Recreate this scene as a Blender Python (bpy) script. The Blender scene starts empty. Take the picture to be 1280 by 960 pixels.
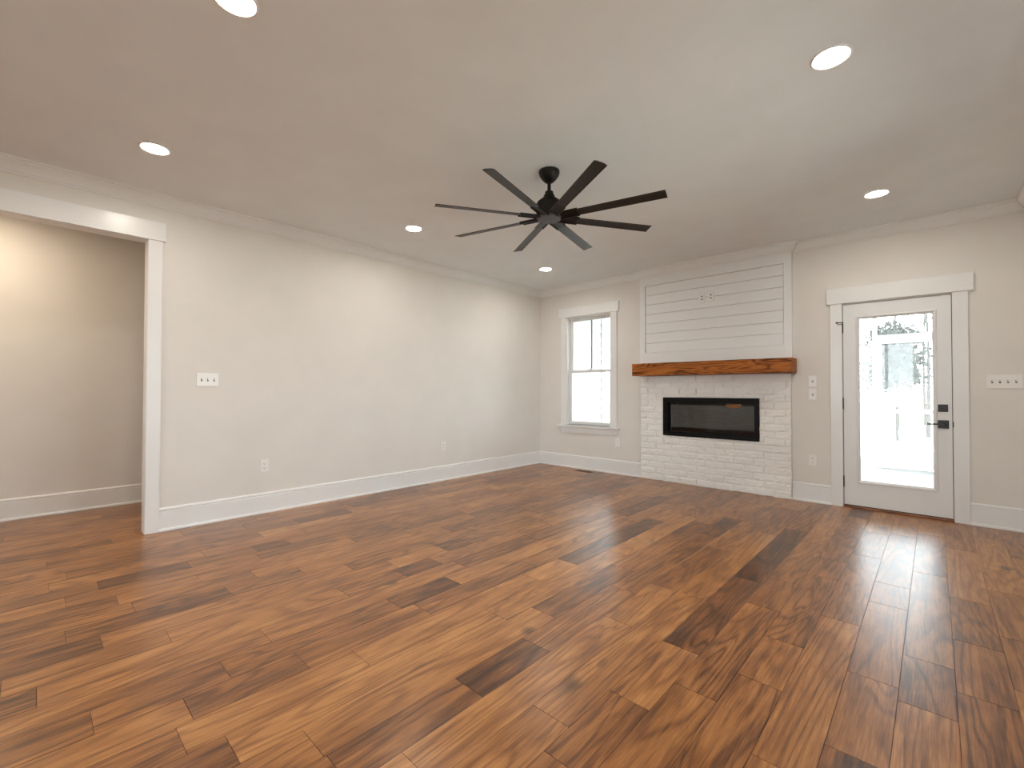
import bpy, bmesh, math, random
from mathutils import Vector, Matrix, noise

random.seed(7)
S = bpy.context.scene
COL = S.collection

# ------------------------------------------------------------------ camera
cam_d = bpy.data.cameras.new('camera')
cam = bpy.data.objects.new('camera', cam_d)
COL.objects.link(cam)
cam_d.sensor_fit = 'HORIZONTAL'
cam_d.sensor_width = 36.0
cam_d.lens = 563.868 / 1280.0 * 36.0
cam_d.clip_start = 0.05
cam_d.clip_end = 300
YAW, PITCH, ROLL = -0.7519787, 0.0143242, 0.0020092
f0 = Vector((math.sin(YAW), math.cos(YAW), 0)); r0 = Vector((math.cos(YAW), -math.sin(YAW), 0)); u0 = Vector((0, 0, 1))
fw = f0 * math.cos(PITCH) + u0 * math.sin(PITCH)
up = u0 * math.cos(PITCH) - f0 * math.sin(PITCH)
rt = r0 * math.cos(ROLL) + up * math.sin(ROLL)
up = up * math.cos(ROLL) - r0 * math.sin(ROLL)
M = Matrix.Identity(4)
for i in range(3):
    M[i][0], M[i][1], M[i][2] = rt[i], up[i], -fw[i]
M[0][3], M[1][3], M[2][3] = 4.61376, -5.58838, 1.15363
cam.matrix_world = M
S.camera = cam

# ------------------------------------------------------------------ light levels
SKY_COLOR = (0.88, 0.95, 1.0)
SKY_STRENGTH = 4.1
LAMP = 67.0
LAMP_COLOR = (1.0, 0.935, 0.83)
HALL_LAMP_COLOR = (1.0, 0.82, 0.60)
EXPOSURE = 1.54

w = bpy.data.worlds.new('sky'); S.world = w
w.use_nodes = True
bg = w.node_tree.nodes['Background']
bg.inputs['Color'].default_value = (*SKY_COLOR, 1)
bg.inputs['Strength'].default_value = SKY_STRENGTH
S.view_settings.view_transform = 'Standard'
S.view_settings.look = 'None'
S.view_settings.gamma = 1.0
S.view_settings.use_curve_mapping = False
S.view_settings.exposure = EXPOSURE
S.cycles.use_denoising = True
S.cycles.max_bounces = 12
S.cycles.diffuse_bounces = 6
S.cycles.transparent_max_bounces = 16

H = 2.74           # ceiling height
RX = 5.19          # right wall
RY = -9.4          # rear wall (behind the camera)
HX = -1.36         # hall wall

# ------------------------------------------------------------------ materials
def mat(name):
    m = bpy.data.materials.new(name); m.use_nodes = True
    nt = m.node_tree
    return m, nt, nt.nodes['Principled BSDF']

def N(nt, t, **kw):
    n = nt.nodes.new(t)
    for k, v in kw.items():
        if k.startswith('i_'):
            n.inputs[k[2:].replace('_', ' ')].default_value = v
        else:
            setattr(n, k, v)
    return n

def L(nt, a, b): nt.links.new(a, b)

def mathn(nt, op, a, b=None, c=None, clamp=False):
    n = nt.nodes.new('ShaderNodeMath'); n.operation = op; n.use_clamp = clamp
    for i, v in enumerate((a, b, c)):
        if v is None: continue
        if isinstance(v, (int, float)): n.inputs[i].default_value = v
        else: nt.links.new(v, n.inputs[i])
    return n.outputs[0]

def ramp(nt, fac, stops):
    n = nt.nodes.new('ShaderNodeValToRGB')
    e = n.color_ramp.elements
    e[0].position, e[0].color = stops[0][0], (*stops[0][1], 1)
    e[1].position, e[1].color = stops[-1][0], (*stops[-1][1], 1)
    for p, c in stops[1:-1]:
        x = e.new(p); x.color = (*c, 1)
    nt.links.new(fac, n.inputs[0])
    return n.outputs[0]

def mixc(nt, fac, a, b, blend='MIX'):
    n = nt.nodes.new('ShaderNodeMix'); n.data_type = 'RGBA'; n.blend_type = blend
    for i, v in ((0, fac), (6, a), (7, b)):
        if isinstance(v, (int, float)): n.inputs[i].default_value = v
        elif isinstance(v, tuple): n.inputs[i].default_value = (*v, 1)
        else: nt.links.new(v, n.inputs[i])
    return n.outputs[2]

def paint(name, col, rough=0.6, bump=0.0, scale=120.0, spec=0.4, var=0.02, metal=0.0):
    m, nt, p = mat(name)
    tc = N(nt, 'ShaderNodeTexCoord')
    nz = N(nt, 'ShaderNodeTexNoise'); nz.inputs['Scale'].default_value = 3.0; nz.inputs['Detail'].default_value = 3
    L(nt, tc.outputs['Object'], nz.inputs['Vector'])
    lo = tuple(c * (1 - var) for c in col); hi = tuple(min(1, c * (1 + var)) for c in col)
    L(nt, ramp(nt, nz.outputs['Fac'], [(0.3, lo), (0.7, hi)]), p.inputs['Base Color'])
    p.inputs['Roughness'].default_value = rough
    p.inputs['Specular IOR Level'].default_value = spec
    p.inputs['Metallic'].default_value = metal
    if bump:
        n2 = N(nt, 'ShaderNodeTexNoise'); n2.inputs['Scale'].default_value = scale; n2.inputs['Detail'].default_value = 4
        L(nt, tc.outputs['Object'], n2.inputs['Vector'])
        b = N(nt, 'ShaderNodeBump'); b.inputs['Strength'].default_value = bump; b.inputs['Distance'].default_value = 0.002
        L(nt, n2.outputs['Fac'], b.inputs['Height']); L(nt, b.outputs['Normal'], p.inputs['Normal'])
    return m

WALL = paint('wall_paint', (0.76, 0.735, 0.70), 0.7, 0.08, 150, 0.25)
CEIL = paint('ceiling_paint', (0.82, 0.86, 0.88), 0.85, 0.06, 150, 0.15)
TRIM = paint('trim_paint', (0.81, 0.815, 0.815), 0.28, 0.0, spec=0.5, var=0.01)
DOORP = paint('door_paint', (0.80, 0.81, 0.815), 0.35, 0.0, spec=0.5, var=0.01)
BRICK = paint('painted_brick', (0.87, 0.865, 0.85), 0.55, 0.7, 60, 0.35, 0.04)
PLATE = paint('switch_plastic', (0.84, 0.83, 0.81), 0.3, 0.0, spec=0.5, var=0.01)
SLOT = paint('dark_slot', (0.03, 0.028, 0.026), 0.6)
MUNT = paint('grille_grey', (0.22, 0.225, 0.22), 0.5)
GAP = paint('weather_strip', (0.07, 0.05, 0.04), 0.7)
BLACK = paint('black_steel', (0.004, 0.004, 0.0045), 0.45, 0.0, spec=0.18)
FIREBOX = paint('firebox_steel', (0.006, 0.006, 0.006), 0.7, spec=0.15)
BRONZE = paint('dark_bronze', (0.028, 0.025, 0.024), 0.42, 0.05, 300, 0.5)
FANM = paint('fan_black', (0.006, 0.0055, 0.005), 0.45, 0.1, 300, 0.25)
FANB = paint('fan_blade_black', (0.010, 0.0085, 0.007), 0.42, 0.1, 200, 0.38)
HUBM = paint('fan_hub_grey', (0.05, 0.05, 0.048), 0.45, 0.0, spec=0.5)
EXTW = paint('exterior_white', (0.72, 0.72, 0.72), 0.6)
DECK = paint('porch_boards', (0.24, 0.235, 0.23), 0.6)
PCEIL = paint('porch_ceiling_low_bounce', (0.13, 0.12, 0.11), 0.6)  # kept dark so it bounces little light onto the porch frame
GROUND = paint('pale_yard', (0.62, 0.60, 0.52), 0.9, 0.3, 8, 0.1, 0.1)
BARK = paint('bark', (0.07, 0.064, 0.058), 0.9, 0.4, 30, 0.1, 0.2)
LEAF = paint('leaves', (0.036, 0.039, 0.034), 0.8, 0.0, spec=0.1, var=0.3)
AMBER = paint('amber_tint', (0.55, 0.17, 0.04), 0.3)

def brown_wood(name, axis, cols, rough=0.45, scale=1.0, spec=0.5):
    """solid timber with grain running along one axis"""
    m, nt, p = mat(name)
    tc = N(nt, 'ShaderNodeTexCoord')
    mp = N(nt, 'ShaderNodeMapping')
    s = [14.0 * scale] * 3; s[axis] = 1.1 * scale
    mp.inputs['Scale'].default_value = s
    L(nt, tc.outputs['Object'], mp.inputs['Vector'])
    n1 = N(nt, 'ShaderNodeTexNoise'); n1.inputs['Scale'].default_value = 1.0; n1.inputs['Detail'].default_value = 3; n1.inputs['Distortion'].default_value = 0.8
    L(nt, mp.outputs[0], n1.inputs['Vector'])
    rings = mathn(nt, 'SINE', mathn(nt, 'MULTIPLY', n1.outputs['Fac'], 46.0))
    mp2 = N(nt, 'ShaderNodeMapping'); s2 = [160.0] * 3; s2[axis] = 5.0
    mp2.inputs['Scale'].default_value = s2
    L(nt, tc.outputs['Object'], mp2.inputs['Vector'])
    n2 = N(nt, 'ShaderNodeTexNoise'); n2.inputs['Scale'].default_value = 1.0; n2.inputs['Detail'].default_value = 2
    L(nt, mp2.outputs[0], n2.inputs['Vector'])
    v = mathn(nt, 'ADD', mathn(nt, 'MULTIPLY', rings, 0.22), mathn(nt, 'MULTIPLY', n2.outputs['Fac'], 0.45))
    v = mathn(nt, 'ADD', v, mathn(nt, 'MULTIPLY', n1.outputs['Fac'], 0.6))
    L(nt, ramp(nt, v, [(0.22, cols[0]), (0.5, cols[1]), (0.8, cols[2])]), p.inputs['Base Color'])
    p.inputs['Roughness'].default_value = rough
    p.inputs['Specular IOR Level'].default_value = spec
    b = N(nt, 'ShaderNodeBump'); b.inputs['Strength'].default_value = 0.35; b.inputs['Distance'].default_value = 0.003
    L(nt, v, b.inputs['Height']); L(nt, b.outputs['Normal'], p.inputs['Normal'])
    return m

MANTEL = brown_wood('mantel_timber', 0, [(0.075, 0.020, 0.004), (0.33, 0.095, 0.014), (0.46, 0.16, 0.028)], spec=0.2)
SILLW = brown_wood('threshold_wood', 0, [(0.12, 0.045, 0.02), (0.27, 0.10, 0.05), (0.36, 0.16, 0.09)])
VENTW = brown_wood('register_wood', 0, [(0.06, 0.025, 0.012), (0.13, 0.055, 0.024), (0.18, 0.08, 0.035)])

def floor_material():
    m, nt, p = mat('hickory_floor')
    geo = N(nt, 'ShaderNodeNewGeometry')
    at = N(nt, 'ShaderNodeAttribute', attribute_name='tone')
    asd = N(nt, 'ShaderNodeAttribute', attribute_name='seed')
    seed = asd.outputs['Fac']
    sep = N(nt, 'ShaderNodeSeparateXYZ'); L(nt, geo.outputs['Position'], sep.inputs[0])
    X = mathn(nt, 'ADD', sep.outputs[0], mathn(nt, 'MULTIPLY', seed, 3.17))
    Y = mathn(nt, 'ADD', sep.outputs[1], mathn(nt, 'MULTIPLY', seed, 11.3))
    Z = mathn(nt, 'MULTIPLY', seed, 7.7)
    def nz(sx, sy, detail, dist=0.0, rough=0.55):
        c = N(nt, 'ShaderNodeCombineXYZ')
        L(nt, mathn(nt, 'MULTIPLY', X, sx), c.inputs[0]); L(nt, mathn(nt, 'MULTIPLY', Y, sy), c.inputs[1]); L(nt, Z, c.inputs[2])
        n = N(nt, 'ShaderNodeTexNoise'); n.inputs['Scale'].default_value = 1.0; n.inputs['Detail'].default_value = detail
        n.inputs['Distortion'].default_value = dist; n.inputs['Roughness'].default_value = rough
        L(nt, c.outputs[0], n.inputs['Vector'])
        return n.outputs['Fac']
    big = nz(4.2, 0.5, 2.0, 0.5)                       # growth-ring field
    blot = nz(9.0, 3.2, 3.0, 0.4)                      # mineral streak blotches
    fib = nz(210.0, 9.0, 2.0)                          # fibres
    mid = nz(60.0, 3.0, 3.0, 0.3)                      # streaks
    knotf = nz(8.0, 3.4, 1.0, 0.2)
    ring = mathn(nt, 'SINE', mathn(nt, 'ADD', mathn(nt, 'MULTIPLY', big, 85.0), mathn(nt, 'MULTIPLY', fib, 0.8)))
    line = mathn(nt, 'POWER', mathn(nt, 'MULTIPLY_ADD', ring, 0.5, 0.5), 3.0)
    v = mathn(nt, 'MULTIPLY_ADD', mathn(nt, 'SUBTRACT', blot, 0.5), 0.80, mathn(nt, 'ADD', at.outputs['Fac'], 0.035))
    v = mathn(nt, 'ADD', v, mathn(nt, 'MULTIPLY', mathn(nt, 'SUBTRACT', mid, 0.5), 0.66))
    v = mathn(nt, 'ADD', v, mathn(nt, 'MULTIPLY', mathn(nt, 'SUBTRACT', fib, 0.5), 0.55))
    v = mathn(nt, 'SUBTRACT', v, mathn(nt, 'MULTIPLY', mathn(nt, 'MULTIPLY', line, mathn(nt, 'MULTIPLY_ADD', blot, 0.9, -0.05)), 0.55))
    col = ramp(nt, v, [(0.0, (0.045, 0.016, 0.006)), (0.28, (0.15, 0.056, 0.018)), (0.52, (0.295, 0.117, 0.034)), (0.78, (0.44, 0.20, 0.064)), (1.0, (0.55, 0.28, 0.10))])
    knot = mathn(nt, 'MULTIPLY', mathn(nt, 'SUBTRACT', knotf, 0.70), 9.0, clamp=True)
    col = mixc(nt, mathn(nt, 'MULTIPLY', knot, 0.8), col, (0.028, 0.011, 0.006))
    L(nt, col, p.inputs['Base Color'])
    # hand-scraped chatter across the boards and soft hollows
    chat = nz(5.0, 30.0, 1.0, 0.3)
    hol = nz(18.0, 1.6, 1.0)
    hgt = mathn(nt, 'ADD', mathn(nt, 'MULTIPLY', chat, 0.35), mathn(nt, 'MULTIPLY', hol, 0.38))
    hgt = mathn(nt, 'ADD', hgt, mathn(nt, 'MULTIPLY', mid, 0.02))
    b = N(nt, 'ShaderNodeBump'); b.inputs['Strength'].default_value = 0.45; b.inputs['Distance'].default_value = 0.0018
    L(nt, hgt, b.inputs['Height']); L(nt, b.outputs['Normal'], p.inputs['Normal'])
    L(nt, mathn(nt, 'MULTIPLY_ADD', mid, 0.08, 0.26), p.inputs['Roughness'])
    p.inputs['Specular IOR Level'].default_value = 0.32
    p.inputs['Coat Weight'].default_value = 0.40
    p.inputs['Coat Roughness'].default_value = 0.36
    L(nt, b.outputs['Normal'], p.inputs['Coat Normal'])
    return m
FLOOR = floor_material()

def glass_material():
    m = bpy.data.materials.new('window_glass'); m.use_nodes = True
    nt = m.node_tree; nt.nodes.clear()
    o = N(nt, 'ShaderNodeOutputMaterial'); t = N(nt, 'ShaderNodeBsdfTransparent'); g = N(nt, 'ShaderNodeBsdfGlossy')
    t.inputs['Color'].default_value = (0.95, 0.965, 0.96, 1); g.inputs['Roughness'].default_value = 0.02
    fr = N(nt, 'ShaderNodeFresnel'); fr.inputs['IOR'].default_value = 1.45
    mx = N(nt, 'ShaderNodeMixShader')
    L(nt, fr.outputs[0], mx.inputs[0]); L(nt, t.outputs[0], mx.inputs[1]); L(nt, g.outputs[0], mx.inputs[2]); L(nt, mx.outputs[0], o.inputs[0])
    return m
GLASS = glass_material()

def screen_material():
    """insect screen: see-through cloth of pale threads"""
    m = bpy.data.materials.new('insect_screen'); m.use_nodes = True
    nt = m.node_tree; nt.nodes.clear()
    o = N(nt, 'ShaderNodeOutputMaterial'); t = N(nt, 'ShaderNodeBsdfTransparent'); d = N(nt, 'ShaderNodeBsdfTranslucent'); d2 = N(nt, 'ShaderNodeBsdfDiffuse')
    for k in (d, d2): k.inputs['Color'].default_value = (0.62, 0.63, 0.64, 1)
    a = N(nt, 'ShaderNodeMixShader'); a.inputs[0].default_value = 0.5
    L(nt, d.outputs[0], a.inputs[1]); L(nt, d2.outputs[0], a.inputs[2])
    mx = N(nt, 'ShaderNodeMixShader'); mx.inputs[0].default_value = 0.06
    L(nt, t.outputs[0], mx.inputs[1]); L(nt, a.outputs[0], mx.inputs[2]); L(nt, mx.outputs[0], o.inputs[0])
    return m
SCREEN = screen_material()

def firescreen_material():
    """fine safety mesh behind the fireplace glass"""
    m, nt, p = mat('fireplace_mesh')
    tc = N(nt, 'ShaderNodeTexCoord')
    nzz = N(nt, 'ShaderNodeTexNoise'); nzz.inputs['Scale'].default_value = 9; nzz.inputs['Detail'].default_value = 3
    mp = N(nt, 'ShaderNodeMapping'); mp.inputs['Scale'].default_value = (1, 1, 6)
    L(nt, tc.outputs['Object'], mp.inputs['Vector']); L(nt, mp.outputs[0], nzz.inputs['Vector'])
    L(nt, ramp(nt, nzz.outputs['Fac'], [(0.3, (0.085, 0.080, 0.074)), (0.7, (0.145, 0.134, 0.122))]), p.inputs['Base Color'])
    p.inputs['Roughness'].default_value = 0.5
    return m
FMESH = firescreen_material()

def emit(name, col, s):
    m = bpy.data.materials.new(name); m.use_nodes = True
    nt = m.node_tree; nt.nodes.clear()
    o = N(nt, 'ShaderNodeOutputMaterial'); e = N(nt, 'ShaderNodeEmission')
    e.inputs['Color'].default_value = (*col, 1); e.inputs['Strength'].default_value = s
    L(nt, e.outputs[0], o.inputs[0])
    return m
LENS = emit('lamp_lens', LAMP_COLOR, LAMP)
HLENS = emit('hall_lamp_lens', HALL_LAMP_COLOR, LAMP * 2.0)

# ------------------------------------------------------------------ mesh helpers
def bx(bm, x0, x1, y0, y1, z0, z1):
    vs = [bm.verts.new((x, y, z)) for x in (x0, x1) for y in (y0, y1) for z in (z0, z1)]
    for f in ((0, 1, 3, 2), (4, 6, 7, 5), (0, 4, 5, 1), (2, 3, 7, 6), (0, 2, 6, 4), (1, 5, 7, 3)):
        bm.faces.new([vs[i] for i in f])
    return vs

def obj(name, bm, m, parent=None, bevel=0.0, smooth=False, segs=2):
    bmesh.ops.recalc_face_normals(bm, faces=bm.faces[:])
    me = bpy.data.meshes.new(name); bm.to_mesh(me); bm.free()
    me.materials.append(m)
    if smooth:
        for p in me.polygons: p.use_smooth = True
    o = bpy.data.objects.new(name, me); COL.objects.link(o)
    if parent: o.parent = parent
    if bevel:
        b = o.modifiers.new('bevel', 'BEVEL'); b.width = bevel; b.segments = segs; b.limit_method = 'ANGLE'; b.angle_limit = math.radians(40)
        b.harden_normals = False
    return o

def boxes(name, m, lst, parent=None, bevel=0.0):
    bm = bmesh.new()
    for b in lst: bx(bm, *b)
    return obj(name, bm, m, parent, bevel)

def struct(o): o['kind'] = 'structure'; return o

def thing(name, label, cat, loc=(0, 0, 0), group=None, rot=0.0):
    o = bpy.data.objects.new(name, None); COL.objects.link(o)
    o.empty_display_size = 0.1
    o.location = loc; o.rotation_euler = (0, 0, rot)
    o['label'] = label; o['category'] = cat
    if group: o['group'] = group
    return o

def tag(o, label, cat, group=None):
    o['label'] = label; o['category'] = cat
    if group: o['group'] = group
    return o

def root_struct(name):
    o = bpy.data.objects.new(name, None); COL.objects.link(o); o.empty_display_size = 0.1; o['kind'] = 'structure'
    return o

def lathe(bm, prof, seg=32, cx=0.0, cy=0.0):
    rings = []
    for r, z in prof:
        if r < 1e-5: rings.append([bm.verts.new((cx, cy, z))])
        else: rings.append([bm.verts.new((cx + r * math.cos(2 * math.pi * i / seg), cy + r * math.sin(2 * math.pi * i / seg), z)) for i in range(seg)])
    for a, b in zip(rings[:-1], rings[1:]):
        for i in range(seg):
            j = (i + 1) % seg
            if len(a) == 1 and len(b) == 1: continue
            if len(a) == 1: bm.faces.new((a[0], b[i], b[j]))
            elif len(b) == 1: bm.faces.new((a[i], b[0], a[j]))
            else: bm.faces.new((a[i], b[i], b[j], a[j]))

def sweep_seg(name, m, path, k, prof):
    """one straight run of a moulding, mitred against its neighbours; room lies to the right of the path"""
    def node(i):
        p = Vector(path[i])
        d1 = (Vector(path[i]) - Vector(path[i - 1])).normalized() if i > 0 else None
        d2 = (Vector(path[i + 1]) - Vector(path[i])).normalized() if i < len(path) - 1 else None
        if d1 is None: d1 = d2
        if d2 is None: d2 = d1
        n1 = Vector((d1.y, -d1.x)); n2 = Vector((d2.y, -d2.x))
        mdir = (n1 + n2); mdir = mdir / (1 + n1.dot(n2))
        return p, mdir
    return node(k), node(k + 1)

def moulding(name, m, path, prof, segs=None, parent=None):
    bm = bmesh.new()
    for k in (segs if segs is not None else range(len(path) - 1)):
        (p, a), (q, b) = sweep_seg(name, m, path, k, prof)
        r1 = [bm.verts.new((p.x + a.x * d, p.y + a.y * d, z)) for d, z in prof]
        r2 = [bm.verts.new((q.x + b.x * d, q.y + b.y * d, z)) for d, z in prof]
        n = len(prof)
        for i in range(n):
            j = (i + 1) % n
            bm.faces.new((r1[i], r2[i], r2[j], r1[j]))
        bm.faces.new(r1); bm.faces.new(list(reversed(r2)))
    return obj(name, bm, m, parent)

# ------------------------------------------------------------------ floor
PW = 0.1627
JOINTS = {0: [-2.634], 1: [-2.958, -3.361], 2: [-2.07, -2.42, -3.80], 3: [-2.79, -4.007], 4: [-3.205, -3.60],
          5: [-3.833], 6: [-0.86, -2.58, -4.048], 7: [-1.5, -4.313], 8: [-1.6, -3.563, -4.765], 9: [-0.5, -1.24, -1.87, -3.22, -4.006, -4.41],
          10: [-2.93, -3.75, -4.942], 11: [-2.715, -3.935, -5.13], 12: [-3.1, -4.6], 13: [-3.3, -4.78, -5.183], 14: [-3.82, -4.23, -5.024, -5.427],
          15: [-3.626, -4.817], 16: [-3.7, -3.975, -4.352, -5.557], 17: [-3.29, -3.52, -5.13], 18: [-4.153, -5.35, -6.1], 19: [-4.39, -4.796],
          20: [-4.615], 21: [-5.245], 22: [-5.443], 23: [-4.235, -4.457, -4.855, -5.3], 25: [-5.42], 26: [-3.49, -3.97, -5.167], 27: [-5.5]}
TONES = [(6, -1.7, 0.20), (9, -1.5, 0.26), (9, -4.2, 0.22), (9, -4.6, 0.42), (6, -4.4, 0.47), (5, -4.2, 0.50), (8, -3.9, 0.50), (8, -4.3, 0.62), (8, -4.9, 0.70),
         (10, -4.2, 0.66), (10, -3.3, 0.40), (10, -4.6, 0.64), (11, -3.4, 0.62), (11, -4.4, 0.66), (12, -3.9, 0.62), (12, -4.9, 0.66), (13, -4.0, 0.45), (13, -5.0, 0.44),
         (14, -4.0, 0.26), (14, -4.6, 0.46), (14, -5.2, 0.48), (16, -3.8, 0.28), (17, -3.4, 0.27), (18, -5.6, 0.32), (18, -4.7, 0.60), (23, -4.35, 0.22), (23, -5.1, 0.28),
         (26, -3.7, 0.28), (7, -3.5, 0.62), (7, -4.9, 0.66), (3, -3.4, 0.58), (2, -4.2, 0.25), (1, -3.1, 0.36), (0, -3.4, 0.40), (4, -3.4, 0.52), (4, -4.2, 0.50), (5, -3.3, 0.44),
         (19, -4.6, 0.46), (15, -4.3, 0.60), (16, -4.9, 0.60), (17, -4.3, 0.58), (7, -2.4, 0.58), (8, -2.4, 0.46), (9, -2.5, 0.42), (10, -2.0, 0.36)]
rf = random.Random(11)
bm = bmesh.new()
lt = bm.faces.layers.float.new('tone'); ls = bm.faces.layers.float.new('seed')
y_lo, y_hi = RY, 0.0
EDGE, DEEP = 0.0011, 0.0016
for r in range(-3, 39):
    xa, xb = 4.83 - PW * (r + 1), 4.83 - PW * r
    if xb > RX + 0.001: xb = min(xb, RX)
    if xa >= RX: continue
    xa = max(xa, HX)
    if xb <= HX: continue
    js = sorted(JOINTS.get(r, []), reverse=True)
    pts = [y_hi]
    known = js + [y_lo]
    for kpt in known:
        while pts[-1] - kpt > 1.35 or (not js and pts[-1] - kpt > 0.9 and pts[-1] != y_hi):
            nx = pts[-1] - rf.uniform(0.35, 1.15)
            if nx - kpt < 0.25: break
            pts.append(nx)
        pts.append(kpt)
    for a, b in zip(pts[:-1], pts[1:]):
        tone = min(0.74, max(0.24, rf.gauss(0.53, 0.10)))
        for tr, ty, tv in TONES:
            if tr == r and b < ty < a: tone = tv
        sd = rf.random() * 9.0
        o8 = [bm.verts.new((x, y, 0.0 - DEEP)) for x, y in ((xa, b), (xb, b), (xb, a), (xa, a))]
        i8 = [bm.verts.new((x, y, 0.0)) for x, y in ((xa + EDGE, b + EDGE), (xb - EDGE, b + EDGE), (xb - EDGE, a - EDGE), (xa + EDGE, a - EDGE))]
        fs = [bm.faces.new(i8)]
        for i in range(4):
            j = (i + 1) % 4
            fs.append(bm.faces.new((o8[i], o8[j], i8[j], i8[i])))
        for k, f in enumerate(fs):
            f[lt] = tone if k == 0 else tone - 0.30
            f[ls] = sd
# underside so that the floor has thickness
bx(bm, HX, RX, RY, 0.0, -0.06, -0.004)
struct(obj('floor', bm, FLOOR))

# ------------------------------------------------------------------ walls and ceiling
struct(boxes('ceiling', CEIL, [(HX - 0.12, RX + 0.15, RY - 0.15, 0.15, H, H + 0.12)]))
T = 0.15
WX0, WX1, WZ0, WZ1 = 0.528, 1.298, 0.640, 2.262       # window opening
DX0, DX1, DZ1 = 3.940, 4.741, 2.028                   # door opening
FX0, FX1, FZ0, FZ1 = 2.083, 3.193, 0.590, 1.068       # fireplace insert opening
struct(boxes('wall_back', WALL, [
    (0.0, WX0, 0, T, 0, H), (WX0, WX1, 0, T, 0, WZ0), (WX0, WX1, 0, T, WZ1, H), (WX1, FX0 - 0.03, 0, T, 0, H),
    (FX0 - 0.03, FX1 + 0.03, 0, T, 0, FZ0 - 0.03), (FX0 - 0.03, FX1 + 0.03, 0, T, FZ1 + 0.03, H),
    (FX1 + 0.03, DX0, 0, T, 0, H), (DX0, DX1, 0, T, DZ1, H), (DX1, RX, 0, T, 0, H)]))
OY0, OY1, OZ = -7.6, -4.95, 2.364                      # cased opening in the left wall
struct(boxes('wall_left', WALL, [(-0.12, 0, OY1 + 0.02, 0.15, 0, H), (-0.12, 0, OY0 - 0.02, OY1 + 0.02, OZ + 0.02, H), (-0.12, 0, RY, OY0 - 0.02, 0, H)]))
RW = [(-3.95, -3.15), (-2.95, -2.15)]                  # windows of the right wall (beyond the frame)
pcs = []
ys = [RY] + [v for ab in RW for v in ab] + [0.15]
for i in range(0, len(ys), 2): pcs.append((RX, RX + 0.15, ys[i], ys[i + 1], 0, H))
for a, b in RW: pcs += [(RX, RX + 0.15, a, b, 0, WZ0), (RX, RX + 0.15, a, b, WZ1, H)]
struct(boxes('wall_right', WALL, pcs))
BW = (2.00, 4.30)                                        # unseen rear window behind the camera, added to let in fill daylight
struct(boxes('wall_rear', WALL, [(HX, BW[0], RY - 0.15, RY, 0, H), (BW[1], RX, RY - 0.15, RY, 0, H), (BW[0], BW[1], RY - 0.15, RY, 0, 0.70), (BW[0], BW[1], RY - 0.15, RY, 2.42, H)]))
struct(boxes('wall_hall', WALL, [(HX - 0.12, HX, RY, 0.15, 0, H)]))
struct(boxes('wall_hall_end', WALL, [(HX, -0.12, -3.3, -3.18, 0, H)]))

# crown moulding and baseboard
crown = [(0.0, 2.640), (0.010, 2.640), (0.014, 2.650), (0.022, 2.654), (0.030, 2.672), (0.044, 2.696), (0.056, 2.712), (0.058, 2.722), (0.070, 2.726), (0.070, H), (0.0, H)]
BYP = -0.055          # face of the chimney breast
CX0, CX1 = 1.765, 3.515
cpath = [(0.0, RY), (0.0, 0.0), (CX0, 0.0), (CX0, BYP), (CX1, BYP), (CX1, 0.0), (RX, 0.0), (RX, RY)]
struct(moulding('trim_1', TRIM, cpath, crown, [0]))
struct(moulding('trim_2', TRIM, cpath, crown, [1, 2, 3, 4, 5]))
struct(moulding('trim_3', TRIM, cpath, crown, [6]))
base = [(0.0, 0.0), (0.028, 0.0), (0.028, 0.008), (0.025, 0.016), (0.017, 0.021), (0.015, 0.022), (0.015, 0.160), (0.011, 0.163), (0.011, 0.167), (0.015, 0.170), (0.015, 0.177), (0.010, 0.186), (0.006, 0.190), (0.0, 0.190)]
struct(moulding('baseboard_left', TRIM, [(0.0, -4.858), (0.0, 0.0), (CX0, 0.0)], base, [0]))
bb = moulding('baseboard_back', TRIM, [(0.0, -4.858), (0.0, 0.0), (CX0 + 0.004, 0.0)], base, [1]); struct(bb)
struct(moulding('baseboard_back_centre', TRIM, [(CX1 - 0.012, 0.0), (3.844, 0.0)], base))
struct(moulding('baseboard_back_right', TRIM, [(4.837, 0.0), (RX, 0.0), (RX, RY)], base, [0]))
struct(moulding('baseboard_right', TRIM, [(4.837, 0.0), (RX, 0.0), (RX, RY)], base, [1]))
struct(moulding('baseboard_hall', TRIM, [(HX, RY), (HX, -3.3)], base))

# cased opening to the hall
co = root_struct('trim_4')
boxes('casing', TRIM, [(-0.14, 0.020, OY1, -4.858, 0.0, OZ)], None, 0.0015).parent = co
boxes('jamb', TRIM, [(-0.122, 0.002, OY1 - 0.002, OY1 + 0.018, 0.0, OZ + 0.018), (-0.122, 0.002, OY0, OY1 + 0.018, OZ - 0.002, OZ + 0.018), (-0.122, 0.002, OY0 - 0.018, OY0 + 0.002, 0.0, OZ + 0.018)], co)
boxes('casing', TRIM, [(0.0, 0.020, OY0 - 0.092, OY0, 0.0, OZ)], co, 0.0015)
boxes('header', TRIM, [(0.0, 0.030, OY0 - 0.112, -4.838, OZ, OZ + 0.15)], co, 0.0015)
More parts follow.
